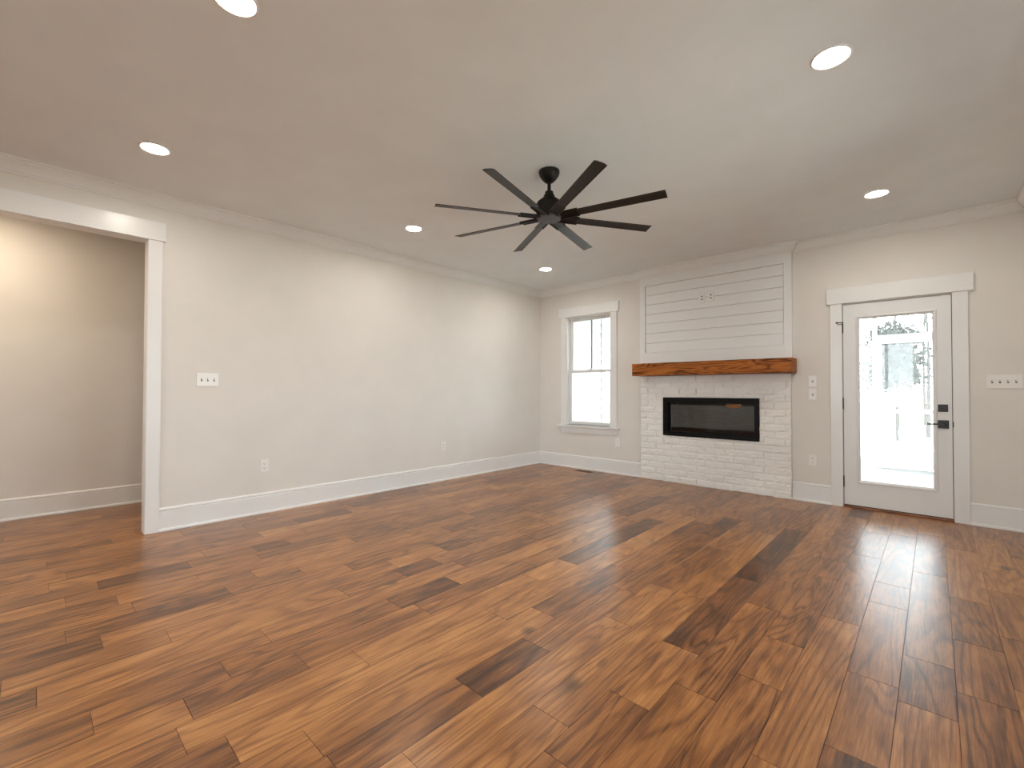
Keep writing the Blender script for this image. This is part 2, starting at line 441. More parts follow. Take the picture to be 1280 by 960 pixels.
# ------------------------------------------------------------------ windows
def window(name, origin, rot, w, z0, z1, muntin=True, units=1):
    """double-hung window; local x along the wall, local -y into the room, wall face at y=0"""
    r = root_struct(name); r.location = origin; r.rotation_euler = (0, 0, rot)
    cw = 0.095
    boxes('casing', TRIM, [(-cw, 0.0, -0.020, 0.0, z0, z1), (w, w + cw, -0.020, 0.0, z0, z1)], r, 0.0015)
    boxes('header', TRIM, [(-cw - 0.033, w + cw + 0.033, -0.030, 0.0, z1, z1 + 0.142)], r, 0.0015)
    boxes('sill', TRIM, [(-cw - 0.045, w + cw + 0.045, -0.060, 0.06, z0 - 0.028, z0)], r, 0.004)
    boxes('apron', TRIM, [(-cw, w + cw, -0.018, 0.0, z0 - 0.115, z0 - 0.028)], r, 0.0015)
    boxes('jamb', TRIM, [(0.0, 0.016, -0.002, 0.148, z0, z1), (w - 0.016, w, -0.002, 0.148, z0, z1), (0.016, w - 0.016, -0.002, 0.148, z1 - 0.016, z1), (0.016, w - 0.016, 0.06, 0.148, z0, z0 + 0.012)], r)
    zm = (z0 + z1) / 2 - 0.01
    a, b = 0.016, w - 0.016
    st = 0.042
    lo = boxes('lower_sash', TRIM, [(a, a + st, 0.050, 0.085, z0 + 0.012, zm + 0.02), (b - st, b, 0.050, 0.085, z0 + 0.012, zm + 0.02), (a + st, b - st, 0.050, 0.085, z0 + 0.012, z0 + 0.052), (a + st, b - st, 0.050, 0.085, zm - 0.016, zm + 0.02)], r, 0.002)
    boxes('pane', GLASS, [(a + st, b - st, 0.066, 0.070, z0 + 0.052, zm - 0.016)], lo)
    hi = boxes('upper_sash', TRIM, [(a, a + st, 0.088, 0.123, zm - 0.02, z1 - 0.016), (b - st, b, 0.088, 0.123, zm - 0.02, z1 - 0.016), (a + st, b - st, 0.088, 0.123, z1 - 0.058, z1 - 0.016), (a + st, b - st, 0.088, 0.123, zm - 0.02, zm + 0.012)], r, 0.002)
    boxes('pane', GLASS, [(a + st, b - st, 0.104, 0.108, zm + 0.012, z1 - 0.058)], hi)
    if muntin:
        c = (a + b) / 2
        boxes('muntin', MUNT, [(c - 0.010, c + 0.010, 0.095, 0.103, zm + 0.012, z1 - 0.058)], hi)
    bm = bmesh.new(); c = (a + b) / 2
    bx(bm, c - 0.030, c + 0.030, 0.055, 0.082, zm + 0.02, zm + 0.028)
    bx(bm, c - 0.012, c + 0.028, 0.050, 0.064, zm + 0.028, zm + 0.040)
    obj('sash_lock', bm, PLATE, r, 0.003)
    return r
window('window_1', (WX0, 0, 0), 0.0, WX1 - WX0, WZ0, WZ1)
for k, (a, b) in enumerate(RW):
    window('window_%d' % (k + 2), (RX, b, 0), -math.pi / 2, b - a, WZ0, WZ1)
r = root_struct('window_4')  # added window in the rear wall, a source of fill daylight
n_ = 4; wseg = (BW[1] - BW[0]) / n_
fr_ = [(BW[0], BW[1], RY - 0.12, RY - 0.04, 0.70, 0.76), (BW[0], BW[1], RY - 0.12, RY - 0.04, 2.36, 2.42)]
for k in range(n_ + 1):
    c = min(max(BW[0] + k * wseg, BW[0] + 0.03), BW[1] - 0.03)
    fr_.append((c - 0.03, c + 0.03, RY - 0.12, RY - 0.04, 0.76, 2.36))
boxes('frame', TRIM, fr_, r)
boxes('pane', GLASS, [(BW[0] + 0.06, BW[1] - 0.06, RY - 0.084, RY - 0.080, 0.76, 2.36)], r)

# ------------------------------------------------------------------ glazed door
door = root_struct('door_1')
SX0, SX1, SZ0, SZ1 = 3.950, 4.731, 0.026, 2.020
LX0, LX1, LZ0, LZ1 = 4.052, 4.636, 0.247, 1.896
GX0, GX1, GZ0, GZ1 = 4.082, 4.606, 0.278, 1.867
boxes('casing', TRIM, [(3.844, 3.943, -0.020, 0.0, 0.0, 2.034), (4.738, 4.837, -0.020, 0.0, 0.0, 2.034)], door, 0.0015)
boxes('header', TRIM, [(3.818, 4.872, -0.030, 0.0, 2.034, 2.190)], door, 0.0015)
boxes('jamb', TRIM, [(DX0, DX0 + 0.005, 0.0, 0.15, 0, DZ1), (DX1 - 0.005, DX1, 0.0, 0.15, 0, DZ1), (DX0, DX1, 0.0, 0.15, DZ1 - 0.004, DZ1)], door)
boxes('weather_strip', GAP, [(DX0 + 0.005, SX0 + 0.004, 0.030, 0.15, 0, DZ1 - 0.004), (SX1 - 0.004, DX1 - 0.005, 0.030, 0.15, 0, DZ1 - 0.004), (SX0, SX1, 0.030, 0.15, SZ1 - 0.004, DZ1 - 0.004), (SX0, SX1, 0.012, 0.04, 0.016, SZ0 + 0.003)], door)
slab = boxes('door_slab', DOORP, [(SX0, LX0 + 0.01, 0.002, 0.046, SZ0, SZ1), (LX1 - 0.01, SX1, 0.002, 0.046, SZ0, SZ1), (LX0 + 0.01, LX1 - 0.01, 0.002, 0.046, SZ0, LZ0 + 0.01), (LX0 + 0.01, LX1 - 0.01, 0.002, 0.046, LZ1 - 0.01, SZ1)], door)
# glazing bead: a sloped frame round the lite
bm = bmesh.new()
prof = [(0.0, 0.002), (0.003, -0.008), (0.010, -0.010), (0.018, -0.006), (0.030, 0.008), (0.030, 0.024), (0.0, 0.024)]
rings = []
for d, y in prof:
    rings.append([bm.verts.new(c) for c in ((LX0 + d, y, LZ0 + d), (LX1 - d, y, LZ0 + d), (LX1 - d, y, LZ1 - d), (LX0 + d, y, LZ1 - d))])
for a, b in zip(rings, rings[1:] + rings[:1]):
    for i in range(4):
        j = (i + 1) % 4
        bm.faces.new((a[i], a[j], b[j], b[i]))
obj('glazing_bead', bm, DOORP, door)
boxes('pane', GLASS, [(GX0, GX1, 0.018, 0.022, GZ0, GZ1)], door)
boxes('threshold', SILLW, [(DX0 + 0.003, DX1 - 0.003, -0.022, 0.15, 0.0, 0.016)], door, 0.004)
for z in (1.790, 1.030, 0.252):
    bm = bmesh.new()
    bmesh.ops.create_cone(bm, cap_ends=True, segments=12, radius1=0.0065, radius2=0.0065, depth=0.098, matrix=Matrix.Translation((3.9465, -0.010, z)))
    for dz in (-0.053, 0.053):
        bmesh.ops.create_uvsphere(bm, u_segments=8, v_segments=6, radius=0.006, matrix=Matrix.Translation((3.9465, -0.010, z + dz)))
    bx(bm, 3.9440, 3.9495, -0.006, 0.03, z - 0.048, z + 0.048)
    hg = obj('hinge', bm, BRONZE, door, smooth=False)
    if z > 1.5:
        bm = bmesh.new()
        bx(bm, 3.900, 3.950, -0.028, -0.020, z + 0.050, z + 0.057)
        bmesh.ops.create_cone(bm, cap_ends=True, segments=12, radius1=0.009, radius2=0.009, depth=0.012, matrix=Matrix.Translation((3.902, -0.026, z + 0.052)) @ Matrix.Rotation(math.pi / 2, 4, 'X'))
        bx(bm, 3.905, 3.945, -0.0225, -0.0205, z + 0.030, z + 0.036)
        obj('hinge_stop', bm, BRONZE, hg)
def rosette(name, x, z, s):
    bm = bmesh.new(); bx(bm, x - s / 2, x + s / 2, -0.010, 0.002, z - s / 2, z + s / 2)
    return obj(name, bm, BRONZE, door, 0.002)
db = rosette('deadbolt', 4.672, 1.003, 0.066)
bm = bmesh.new()
bmesh.ops.create_cone(bm, cap_ends=True, segments=20, radius1=0.014, radius2=0.012, depth=0.008, matrix=Matrix.Translation((4.672, -0.014, 1.003)) @ Matrix.Rotation(math.pi / 2, 4, 'X'))
vs = bx(bm, -0.022, 0.022, -0.030, -0.016, -0.0055, 0.0055)
bmesh.ops.transform(bm, matrix=Matrix.Translation((4.672, 0, 1.003)) @ Matrix.Rotation(0.42, 4, 'Y'), verts=vs)
obj('thumb_turn', bm, BRONZE, db, 0.002)
lv = rosette('door_handle', 4.673, 0.858, 0.074)
bm = bmesh.new()
bmesh.ops.create_cone(bm, cap_ends=True, segments=24, radius1=0.019, radius2=0.016, depth=0.014, matrix=Matrix.Translation((4.673, -0.016, 0.860)) @ Matrix.Rotation(math.pi / 2, 4, 'X'))
bmesh.ops.create_cone(bm, cap_ends=True, segments=20, radius1=0.011, radius2=0.011, depth=0.034, matrix=Matrix.Translation((4.673, -0.036, 0.860)) @ Matrix.Rotation(math.pi / 2, 4, 'X'))
obj('spindle', bm, BRONZE, lv)
bm = bmesh.new()
bx(bm, 4.566, 4.685, -0.058, -0.047, 0.853, 0.867)
obj('lever', bm, BRONZE, lv, 0.004)
boxes('strike_plate', BRONZE, [(4.735, 4.740, -0.024, 0.02, 0.835, 0.885)], door, 0.002)

# ------------------------------------------------------------------ fireplace wall
# painted brick surround
fp = thing('brick_surround', 'white painted brick fireplace surround standing on the floor under the timber mantel', 'fireplace', (2.63, -0.02, 0.0))
bm = bmesh.new()
BX0, BX1, BZ1 = 1.770, 3.500, 1.3435
BFACE = -0.049
rb = random.Random(5)
def oz(v): return v[0] - 2.63, v[1] + 0.02, v[2]
def brick(x0, x1, z0, z1):
    if x1 - x0 < 0.012 or z1 - z0 < 0.012: return
    nx = max(2, int((x1 - x0) / 0.022)); nz_ = 5
    tilt = rb.uniform(-0.0025, 0.0025); off = rb.uniform(-0.0045, 0.0035); tz = rb.uniform(-0.002, 0.002)
    zs = rb.uniform(-0.0015, 0.0015)
    sd = rb.random() * 50
    grid = []
    for i in range(nx + 1):
        col = []
        for j in range(nz_ + 1):
            u, v = i / nx, j / nz_
            x = x0 + (x1 - x0) * u; z = z0 + (z1 - z0) * v
            edge = min(u * (x1 - x0), (1 - u) * (x1 - x0), v * (z1 - z0), (1 - v) * (z1 - z0))
            n1 = noise.noise(Vector((x * 38 + sd, z * 38, sd))); n2 = noise.noise(Vector((x * 95, z * 95 + sd, 3.0)))
            wob = 0.0045
            if i in (0, nx): x += wob * 0.8 * noise.noise(Vector((z * 60, sd, 1.0)))
            if j in (0, nz_): z += zs + wob * noise.noise(Vector((x * 30, sd + 9 * v, 2.0)))
            y = BFACE + off + tilt * (u - 0.5) * 2 + tz * (v - 0.5) * 2 - 0.0036 * n1 - 0.0022 * n2
            if edge < 0.004: y += 0.0035
            col.append(bm.verts.new(oz((x, y, z))))
        grid.append(col)
    for i in range(nx):
        for j in range(nz_):
            bm.faces.new((grid[i][j], grid[i + 1][j], grid[i + 1][j + 1], grid[i][j + 1]))
    # sides back into the mortar
    rim = [grid[i][0] for i in range(nx + 1)] + [grid[nx][j] for j in range(1, nz_ + 1)] + [grid[i][nz_] for i in range(nx - 1, -1, -1)] + [grid[0][j] for j in range(nz_ - 1, 0, -1)]
    back = [bm.verts.new((v.co.x, -0.028 + 0.02, v.co.z)) for v in rim]
    for i in range(len(rim)):
        j = (i + 1) % len(rim)
        bm.faces.new((rim[i], back[i], back[j], rim[j]))
rows = 17
rh = BZ1 / rows
MJ = 0.0095
for k in range(rows):
    z0, z1 = k * rh + (0.002 if k == 0 else MJ / 2), (k + 1) * rh - MJ / 2
    x = BX0 - (0.0 if k % 2 else 0.105) - 0.0
    while x < BX1:
        xa, xb = max(x, BX0), min(x + 0.201, BX1)
        x += 0.2105
        if xb - xa < 0.02: continue
        # subtract the insert opening
        ox0, ox1, oz0, oz1 = FX0 - 0.001, FX1 + 0.001, FZ0 - 0.001, FZ1 + 0.001
        if xb <= ox0 or xa >= ox1 or z1 <= oz0 or z0 >= oz1:
            brick(xa, xb, z0, z1)
        else:
            if z0 < oz0 - 0.012: brick(xa, xb, z0, oz0 - 0.004)
            if z1 > oz1 + 0.012: brick(xa, xb, oz1 + 0.004, z1)
            za, zb = max(z0, oz0), min(z1, oz1)
            if za - z0 < 0.012: za = z0
            if z1 - zb < 0.012: zb = z1
            if xa < ox0: brick(xa, ox0 - 0.003, za, zb)
            if xb > ox1: brick(ox1 + 0.003, xb, za, zb)
# mortar bed, slightly uneven
def mortar(x0, x1, z0, z1):
    nx = max(2, int((x1 - x0) / 0.03)); nz_ = max(2, int((z1 - z0) / 0.03))
    g = [[bm.verts.new(oz((x0 + (x1 - x0) * i / nx, -0.034 - 0.0030 * noise.noise(Vector((i * 0.9 + x0 * 31, j * 0.9 + z0 * 31, 4.0))), z0 + (z1 - z0) * j / nz_))) for j in range(nz_ + 1)] for i in range(nx + 1)]
    for i in range(nx):
        for j in range(nz_):
            bm.faces.new((g[i][j], g[i + 1][j], g[i + 1][j + 1], g[i][j + 1]))
    rim = [g[i][0] for i in range(nx + 1)] + [g[nx][j] for j in range(1, nz_ + 1)] + [g[i][nz_] for i in range(nx - 1, -1, -1)] + [g[0][j] for j in range(nz_ - 1, 0, -1)]
    back = [bm.verts.new((v.co.x, 0.018, v.co.z)) for v in rim]
    for i in range(len(rim)):
        j = (i + 1) % len(rim)
        bm.faces.new((rim[i], back[i], back[j], rim[j]))
mortar(BX0 + 0.003, FX0 - 0.002, 0.003, BZ1); mortar(FX1 + 0.002, BX1 - 0.003, 0.003, BZ1)
mortar(FX0 - 0.002, FX1 + 0.002, 0.003, FZ0 - 0.002); mortar(FX0 - 0.002, FX1 + 0.002, FZ1 + 0.002, BZ1)
obj('brickwork', bm, BRICK, fp)

# gas fireplace insert
ins = thing('fireplace_insert', 'black linear gas fireplace insert set into the white brick', 'fireplace insert', (2.638, -0.05, 0.59))
def ib(*b): return (b[0] - 2.638, b[1] - 2.638, b[2] + 0.05, b[3] + 0.05, b[4] - 0.59, b[5] - 0.59)
def frame(x0, x1, z0, z1, wl, wr, wb, wt, y0, y1):
    return [ib(x0, x0 + wl, y0, y1, z0, z1), ib(x1 - wr, x1, y0, y1, z0, z1), ib(x0 + wl, x1 - wr, y0, y1, z0, z0 + wb), ib(x0 + wl, x1 - wr, y0, y1, z1 - wt, z1)]
boxes('outer_frame', BLACK, frame(FX0, FX1, FZ0, FZ1, 0.022, 0.022, 0.024, 0.030, -0.060, -0.010), ins, 0.0015)
boxes('inner_frame', BLACK, frame(FX0 + 0.022, FX1 - 0.022, FZ0 + 0.024, FZ1 - 0.030, 0.028, 0.028, 0.030, 0.034, -0.048, 0.02), ins, 0.0015)
boxes('firebox', FIREBOX, [ib(FX0 - 0.02, FX1 + 0.02, 0.30, 0.32, FZ0 - 0.02, FZ1 + 0.02), ib(FX0 - 0.02, FX0 + 0.022, -0.008, 0.30, FZ0 - 0.02, FZ1 + 0.02), ib(FX1 - 0.022, FX1 + 0.02, -0.008, 0.30, FZ0 - 0.02, FZ1 + 0.02),
                           ib(FX0 + 0.022, FX1 - 0.022, -0.008, 0.30, FZ0 - 0.02, FZ0 + 0.02), ib(FX0 + 0.022, FX1 - 0.022, -0.008, 0.30, FZ1 - 0.026, FZ1 + 0.02)], ins)
boxes('burner_tray', FIREBOX, [ib(FX0 + 0.05, FX1 - 0.05, 0.024, 0.09, FZ0 + 0.054, FZ0 + 0.096), ib(FX0 + 0.08, FX1 - 0.08, 0.03, 0.06, FZ0 + 0.096, FZ0 + 0.104)], ins, 0.003)
boxes('safety_screen', FMESH, [ib(FX0 + 0.066, FX1 - 0.052, 0.040, 0.044, FZ0 + 0.10, FZ1 - 0.088)], ins)
boxes('glass', GLASS, [ib(FX0 + 0.05, FX1 - 0.05, 0.0, 0.004, FZ0 + 0.054, FZ1 - 0.064)], ins)
bm = bmesh.new()
bmesh.ops.create_uvsphere(bm, u_segments=20, v_segments=10, radius=1.0, matrix=Matrix.Translation((2.905 - 2.638, 0.036 + 0.05, 0.984 - 0.59)) @ Matrix.Diagonal((0.088, 0.008, 0.036, 1)))
obj('amber_spot', bm, AMBER, ins, smooth=True)['label'] = 'amber spot at upper right behind the glass'  # flattened amber ellipsoid just in front of the safety screen

# timber mantel
bm = bmesh.new()
MX0, MX1 = 1.758, 3.548
nx, pr = 40, [(-0.26, 1.345), (-0.26, 1.500), (-0.001, 1.500), (-0.001, 1.345)]
rg = []
for i in range(nx + 1):
    x = MX0 + (MX1 - MX0) * i / nx
    ring_ = []
    for j, (y, z) in enumerate(pr):
        q = noise.noise(Vector((x * 5, j * 7.0, 1.5))) * 0.0022 + noise.noise(Vector((x * 22, j * 5.0, 8.5))) * 0.0012
        ring_.append(bm.verts.new((x - 2.653, y + (q if y < -0.1 else 0) + 0.15, z + q - 1.345)))
    rg.append(ring_)
for a, b in zip(rg[:-1], rg[1:]):
    for j in range(4):
        k = (j + 1) % 4
        bm.faces.new((a[j], a[k], b[k], b[j]))
bm.faces.new(rg[0]); bm.faces.new(list(reversed(rg[-1])))
mt = obj('mantel_shelf', bm, MANTEL, None, 0.004)
mt.location = (2.653, -0.15, 1.345)
tag(mt, 'thick orange-brown timber mantel beam resting above the painted brick', 'mantel')

# shiplap panel over the mantel
sp = thing('shiplap_panel', 'white horizontal shiplap panel in a flat frame above the timber mantel', 'wall panel', (2.64, -0.0, 1.50))
def sb(*b): return (b[0] - 2.64, b[1] - 2.64, b[2], b[3], b[4] - 1.50, b[5] - 1.50)
PX0, PX1, PZ0, PZ1 = 1.840, 3.441, 1.650, 2.530
boxes('frame', TRIM, [sb(CX0, PX0, BYP, -0.001, 1.502, H - 0.001), sb(PX1, CX1, BYP, -0.001, 1.502, H - 0.001), sb(PX0, PX1, BYP, -0.001, 1.502, PZ0), sb(PX0, PX1, BYP, -0.001, PZ1, H - 0.001)], sp)
bh = (PZ1 - PZ0) / 7
bm = bmesh.new()
for k in range(7):
    bx(bm, *sb(PX0 + 0.004, PX1 - 0.004, BYP + 0.010, -0.004, PZ0 + k * bh + 0.0028, PZ0 + (k + 1) * bh - 0.0028))
bx(bm, *sb(PX0, PX1, BYP + 0.028, -0.002, PZ0, PZ1))
obj('boards', bm, TRIM, sp)

# ------------------------------------------------------------------ switches and outlets
def plate_bm(w, h):
    bm = bmesh.new(); bx(bm, -w / 2, w / 2, -0.006, 0.0, -h / 2, h / 2); return bm
def switch(label, gangs, loc, rot=0.0, group=None):
    """toggle switch plate, local -y faces the room"""
    w_ = 0.072 + 0.046 * (gangs - 1)
    t = thing('light_switch', label, 'light switch', loc, group, rot)
    obj('cover_plate', plate_bm(w_, 0.116), PLATE, t, 0.0025)
    for g in range(gangs):
        x = (g - (gangs - 1) / 2) * 0.046
        s = boxes('toggle_slot', SLOT, [(x - 0.0055, x + 0.0055, -0.0066, -0.005, -0.0125, 0.0125)], t)
        bm = bmesh.new(); vs = bx(bm, -0.004, 0.004, -0.016, 0.0, -0.005, 0.005)
        bmesh.ops.transform(bm, matrix=Matrix.Translation((x, -0.005, 0.0)) @ Matrix.Rotation(-0.45, 4, 'X'), verts=vs)
        obj('toggle', bm, PLATE, t, 0.001)
        for dz in (-0.030, 0.030):
            bm = bmesh.new()
            bmesh.ops.create_cone(bm, cap_ends=True, segments=10, radius1=0.003, radius2=0.003, depth=0.0012, matrix=Matrix.Translation((x, -0.0064, dz)) @ Matrix.Rotation(math.pi / 2, 4, 'X'))
            obj('screw', bm, PLATE, t)
    return t
def outlet(label, loc, rot=0.0, group=None, dark=False):
    t = thing('power_outlet', label, 'power outlet', loc, group, rot)
    obj('cover_plate', plate_bm(0.072, 0.116), PLATE, t, 0.0025)
    for dz in (-0.020, 0.020):
        bm = bmesh.new()
        bmesh.ops.create_cone(bm, cap_ends=True, segments=20, radius1=0.0165, radius2=0.0165, depth=0.003, matrix=Matrix.Translation((0, -0.0068, dz)) @ Matrix.Rotation(math.pi / 2, 4, 'X'))
        rc = obj('receptacle', bm, PLATE, t)
        boxes('slots', SLOT, [(-0.0075, -0.0050, -0.0088, -0.0080, dz - 0.001, dz + 0.008), (0.0050, 0.0075, -0.0088, -0.0080, dz - 0.001, dz + 0.007), (-0.0025, 0.0025, -0.0088, -0.0080, dz - 0.010, dz - 0.005)], rc)
    return t
def media_plate(label, loc, dark):
    t = thing('media_outlet', label, 'wall outlet', loc, 'outlets on the shiplap')
    obj('cover_plate', plate_bm(0.072, 0.116), PLATE, t, 0.0025)
    bm = bmesh.new(); bx(bm, -0.017, 0.017, -0.0085, -0.005, -0.034, 0.034); obj('insert', bm, PLATE, t, 0.001)
    for dz in (-0.018, 0.018):
        boxes('port', SLOT, [(-0.008, 0.008, -0.0092, -0.0084, dz - 0.007, dz + 0.007)], t)
    return t
LW = math.pi / 2      # plates on the left wall face +x
switch('triple toggle switch plate on the long left wall beside the cased opening', 3, (0.0, -4.531, 1.241), LW)
switch('four-gang toggle switch plate to the right of the glass door', 4, (5.044, 0.0, 1.236))
switch('upper single switch of the stacked pair between fireplace and door', 1, (3.689, 0.0, 1.257), group='stacked switches')
switch('lower single switch of the stacked pair between fireplace and door', 1, (3.689, 0.0, 1.118), group='stacked switches')
outlet('power outlet low on the left wall nearest the cased opening', (0.0, -4.07, 0.440), LW, 'outlets low on the walls')
outlet('power outlet low on the left wall nearer the far corner', (0.0, -1.950, 0.436), LW, 'outlets low on the walls')
outlet('power outlet just below the right end of the window sill', (1.397, 0.0, 0.436), 0.0, 'outlets low on the walls')
outlet('power outlet low on the wall between brick fireplace and door', (3.686, 0.0, 0.432), 0.0, 'outlets low on the walls')
media_plate('left outlet plate of the pair on the shiplap panel', (2.573, BYP + 0.010, 2.276), False)
media_plate('right outlet plate of the pair on the shiplap panel', (2.680, BYP + 0.010, 2.280), True)

# floor register below the window
fr = thing('floor_register', 'small brown slotted floor register below the window', 'floor vent', (0.955, -0.165, 0.0))
boxes('frame', VENTW, [(-0.14, 0.14, -0.045, -0.030, 0.0, 0.004), (-0.14, 0.14, 0.030, 0.045, 0.0, 0.004), (-0.14, -0.11, -0.030, 0.030, 0.0, 0.004), (0.11, 0.14, -0.030, 0.030, 0.0, 0.004)], fr, 0.001)
boxes('grille', SLOT, [(-0.11, 0.11, -0.030, 0.030, 0.0, 0.0015)], fr)
for k in (3, 7): boxes('louvre', VENTW, [(-0.11 + 0.022 * k, -0.11 + 0.022 * k + 0.006, -0.030, 0.030, 0.0012, 0.0035)], fr)

# ------------------------------------------------------------------ ceiling fan
FCX, FCY, FZ = 2.594, -3.04, 2.403
fan = thing('ceiling_fan', 'black eight-blade ceiling fan hanging from the middle of the ceiling', 'ceiling fan', (FCX, FCY, H))
def fz(p): return [(r_, z - H) for r_, z in p]
bm = bmesh.new(); lathe(bm, fz([(0.0, H - 0.0005), (0.074, H - 0.0005), (0.076, H - 0.012), (0.070, H - 0.034), (0.052, H - 0.060), (0.034, H - 0.078), (0.022, H - 0.086), (0.014, H - 0.088), (0.0, H - 0.088)]), 40)
obj('canopy', bm, FANM, fan, smooth=True)
bm = bmesh.new(); lathe(bm, fz([(0.0125, 2.66), (0.0125, 2.575)]), 20); obj('downrod', bm, FANM, fan, smooth=True)
bm = bmesh.new(); lathe(bm, fz([(0.0, 2.592), (0.028, 2.590), (0.030, 2.585), (0.030, 2.566), (0.040, 2.562), (0.041, 2.545), (0.055, 2.538), (0.086, 2.512), (0.092, 2.500), (0.092, 2.425), (0.0, 2.425)]), 40)
mh = obj('motor_housing', bm, FANM, fan, smooth=True)
e = mh.modifiers.new('edges', 'EDGE_SPLIT'); e.split_angle = math.radians(35)
bm = bmesh.new(); lathe(bm, fz([(0.0, 2.424), (0.088, 2.424), (0.092, 2.412), (0.092, 2.398), (0.086, 2.388), (0.0, 2.384)]), 40)
hub = obj('hub_cap', bm, HUBM, fan, smooth=True)
hub['label'] = 'grey round hub cap under the motor'
e = hub.modifiers.new('edges', 'EDGE_SPLIT'); e.split_angle = math.radians(35)
# one blade with its bracket, then seven copies
PIT = math.radians(13.0)
def blade_mesh():
    bm = bmesh.new()
    x0, x1, wr, wt = 0.205, 0.815, 0.036, 0.041
    n = 10
    rings = []
    for i in range(n + 1):
        u = i / n; x = x0 + (x1 - x0) * u; hw = wr + (wt - wr) * u
        sec = [(-hw, 0.000), (-hw * 0.6, 0.0045), (hw * 0.5, 0.0055), (hw, 0.001), (hw, -0.003), (hw * 0.5, -0.0025), (-hw * 0.6, -0.0030), (-hw, -0.0045)]
        rings.append([bm.verts.new((x, y * math.cos(PIT) + z * math.sin(PIT), z * math.cos(PIT) - y * math.sin(PIT))) for y, z in sec])
    for a, b in zip(rings[:-1], rings[1:]):
        for j in range(8):
            k = (j + 1) % 8
            bm.faces.new((a[j], a[k], b[k], b[j]))
    bm.faces.new(rings[0]); bm.faces.new(list(reversed(rings[-1])))
    return bm
def bracket_mesh():
    bm = bmesh.new()
    for sy in (-1, 1):      # two rails of the blade holder
        vs = bx(bm, 0.075, 0.225, sy * 0.031 - 0.006, sy * 0.031 + 0.006, -0.012, 0.008)
        for v in vs:
            y, z = v.co.y, v.co.z
            v.co.y, v.co.z = y * math.cos(PIT) + z * math.sin(PIT), z * math.cos(PIT) - y * math.sin(PIT)
    vs = bx(bm, 0.070, 0.215, -0.027, 0.027, -0.005, 0.004)
    for v in vs:
        y, z = v.co.y, v.co.z
        v.co.y, v.co.z = y * math.cos(PIT) + z * math.sin(PIT), z * math.cos(PIT) - y * math.sin(PIT)
    return bm
b0 = obj('blade', blade_mesh(), FANB, fan); k0 = obj('blade_bracket', bracket_mesh(), FANM, b0, 0.0015)
for k in range(8):
    if k == 0: b_, q_ = b0, k0
    else:
        b_ = b0.copy(); COL.objects.link(b_); b_.parent = fan
        q_ = k0.copy(); COL.objects.link(q_); q_.parent = b_
    b_.location = (0, 0, FZ - H)
    b_.rotation_euler = (0, 0, math.radians(-31.4 + 45 * k))

# ------------------------------------------------------------------ recessed lights
def downlight(loc, label, lens=LENS, src=None):
    t = thing('recessed_light', label, 'ceiling light', loc, 'recessed ceiling lights')
    if src is None:
        bm = bmesh.new(); lathe(bm, [(0.085, 0.0), (0.085, -0.003), (0.081, -0.006), (0.075, -0.006), (0.068, -0.001), (0.068, 0.0)], 40)
        obj('trim_ring', bm, TRIM, t, smooth=True)
        bm = bmesh.new(); lathe(bm, [(0.0680, -0.0012), (0.050, -0.0024), (0.0, -0.0032)], 40)
        obj('lens', bm, lens, t, smooth=True)
    else:
        for ch in src.children:
            c = ch.copy(); COL.objects.link(c); c.parent = t
    return t
DL = [((2.55, -5.035), 'recessed ceiling light cut off by the top edge of the photo'),
      ((0.885, -5.045), 'recessed ceiling light above the cased opening at left'),
      ((0.900, -3.035), 'recessed ceiling light to the left of the ceiling fan'),
      ((0.920, -1.000), 'recessed ceiling light nearest the far corner and window'),
      ((4.270, -3.006), 'largest recessed ceiling light, at upper right nearest the camera'),
      ((4.290, -0.960), 'recessed ceiling light above the glass door')]
d0 = None
for (x, y), lab in DL:
    d = downlight((x, y, H), lab, src=d0)
    if d0 is None: d0 = d
for x in (0.9, 2.58, 4.27):  # unseen lamps added behind the camera to even out the room light
    downlight((x, -7.05, H), 'unseen recessed ceiling light added behind the camera for fill', src=d0)
downlight((4.27, -5.04, H), 'unseen recessed ceiling light added behind the camera for fill', src=d0)
downlight((-0.70, -6.05, H), 'warm recessed ceiling light in the hall beyond the cased opening', HLENS)

# ------------------------------------------------------------------ outdoors
struct(boxes('ground', GROUND, [(-30, 40, 0.6, 80, -0.62, -0.50), (RX + 0.6, 40, -30, 0.6, -0.62, -0.50), (-30, 40, -40, RY - 0.4, -0.62, -0.50)]))
# wing of the house seen through the window: lap siding
bm = bmesh.new()
nlap = 26
for k in range(nlap):
    z0 = -0.5 + k * 0.172
    vs = [(-0.000, 0.16, z0), (0.0, 1.84, z0), (-0.022, 1.84, z0 + 0.172), (-0.022, 0.16, z0 + 0.172), (-0.03, 0.16, z0), (-0.03, 1.84, z0), (-0.03, 1.84, z0 + 0.172), (-0.03, 0.16, z0 + 0.172)]
    v = [bm.verts.new(c) for c in vs]
    for f in ((0, 1, 2, 3), (0, 4, 5, 1), (3, 2, 6, 7), (1, 5, 6, 2), (0, 3, 7, 4), (4, 7, 6, 5)): bm.faces.new([v[i] for i in f])
bx(bm, -2.5, -0.03, 0.16, 1.95, -0.5, 4.0)
wing = struct(obj('wall_wing', bm, EXTW))
boxes('corner_board', EXTW, [(-0.05, 0.012, 1.84, 1.96, -0.5, 4.0)], wing)

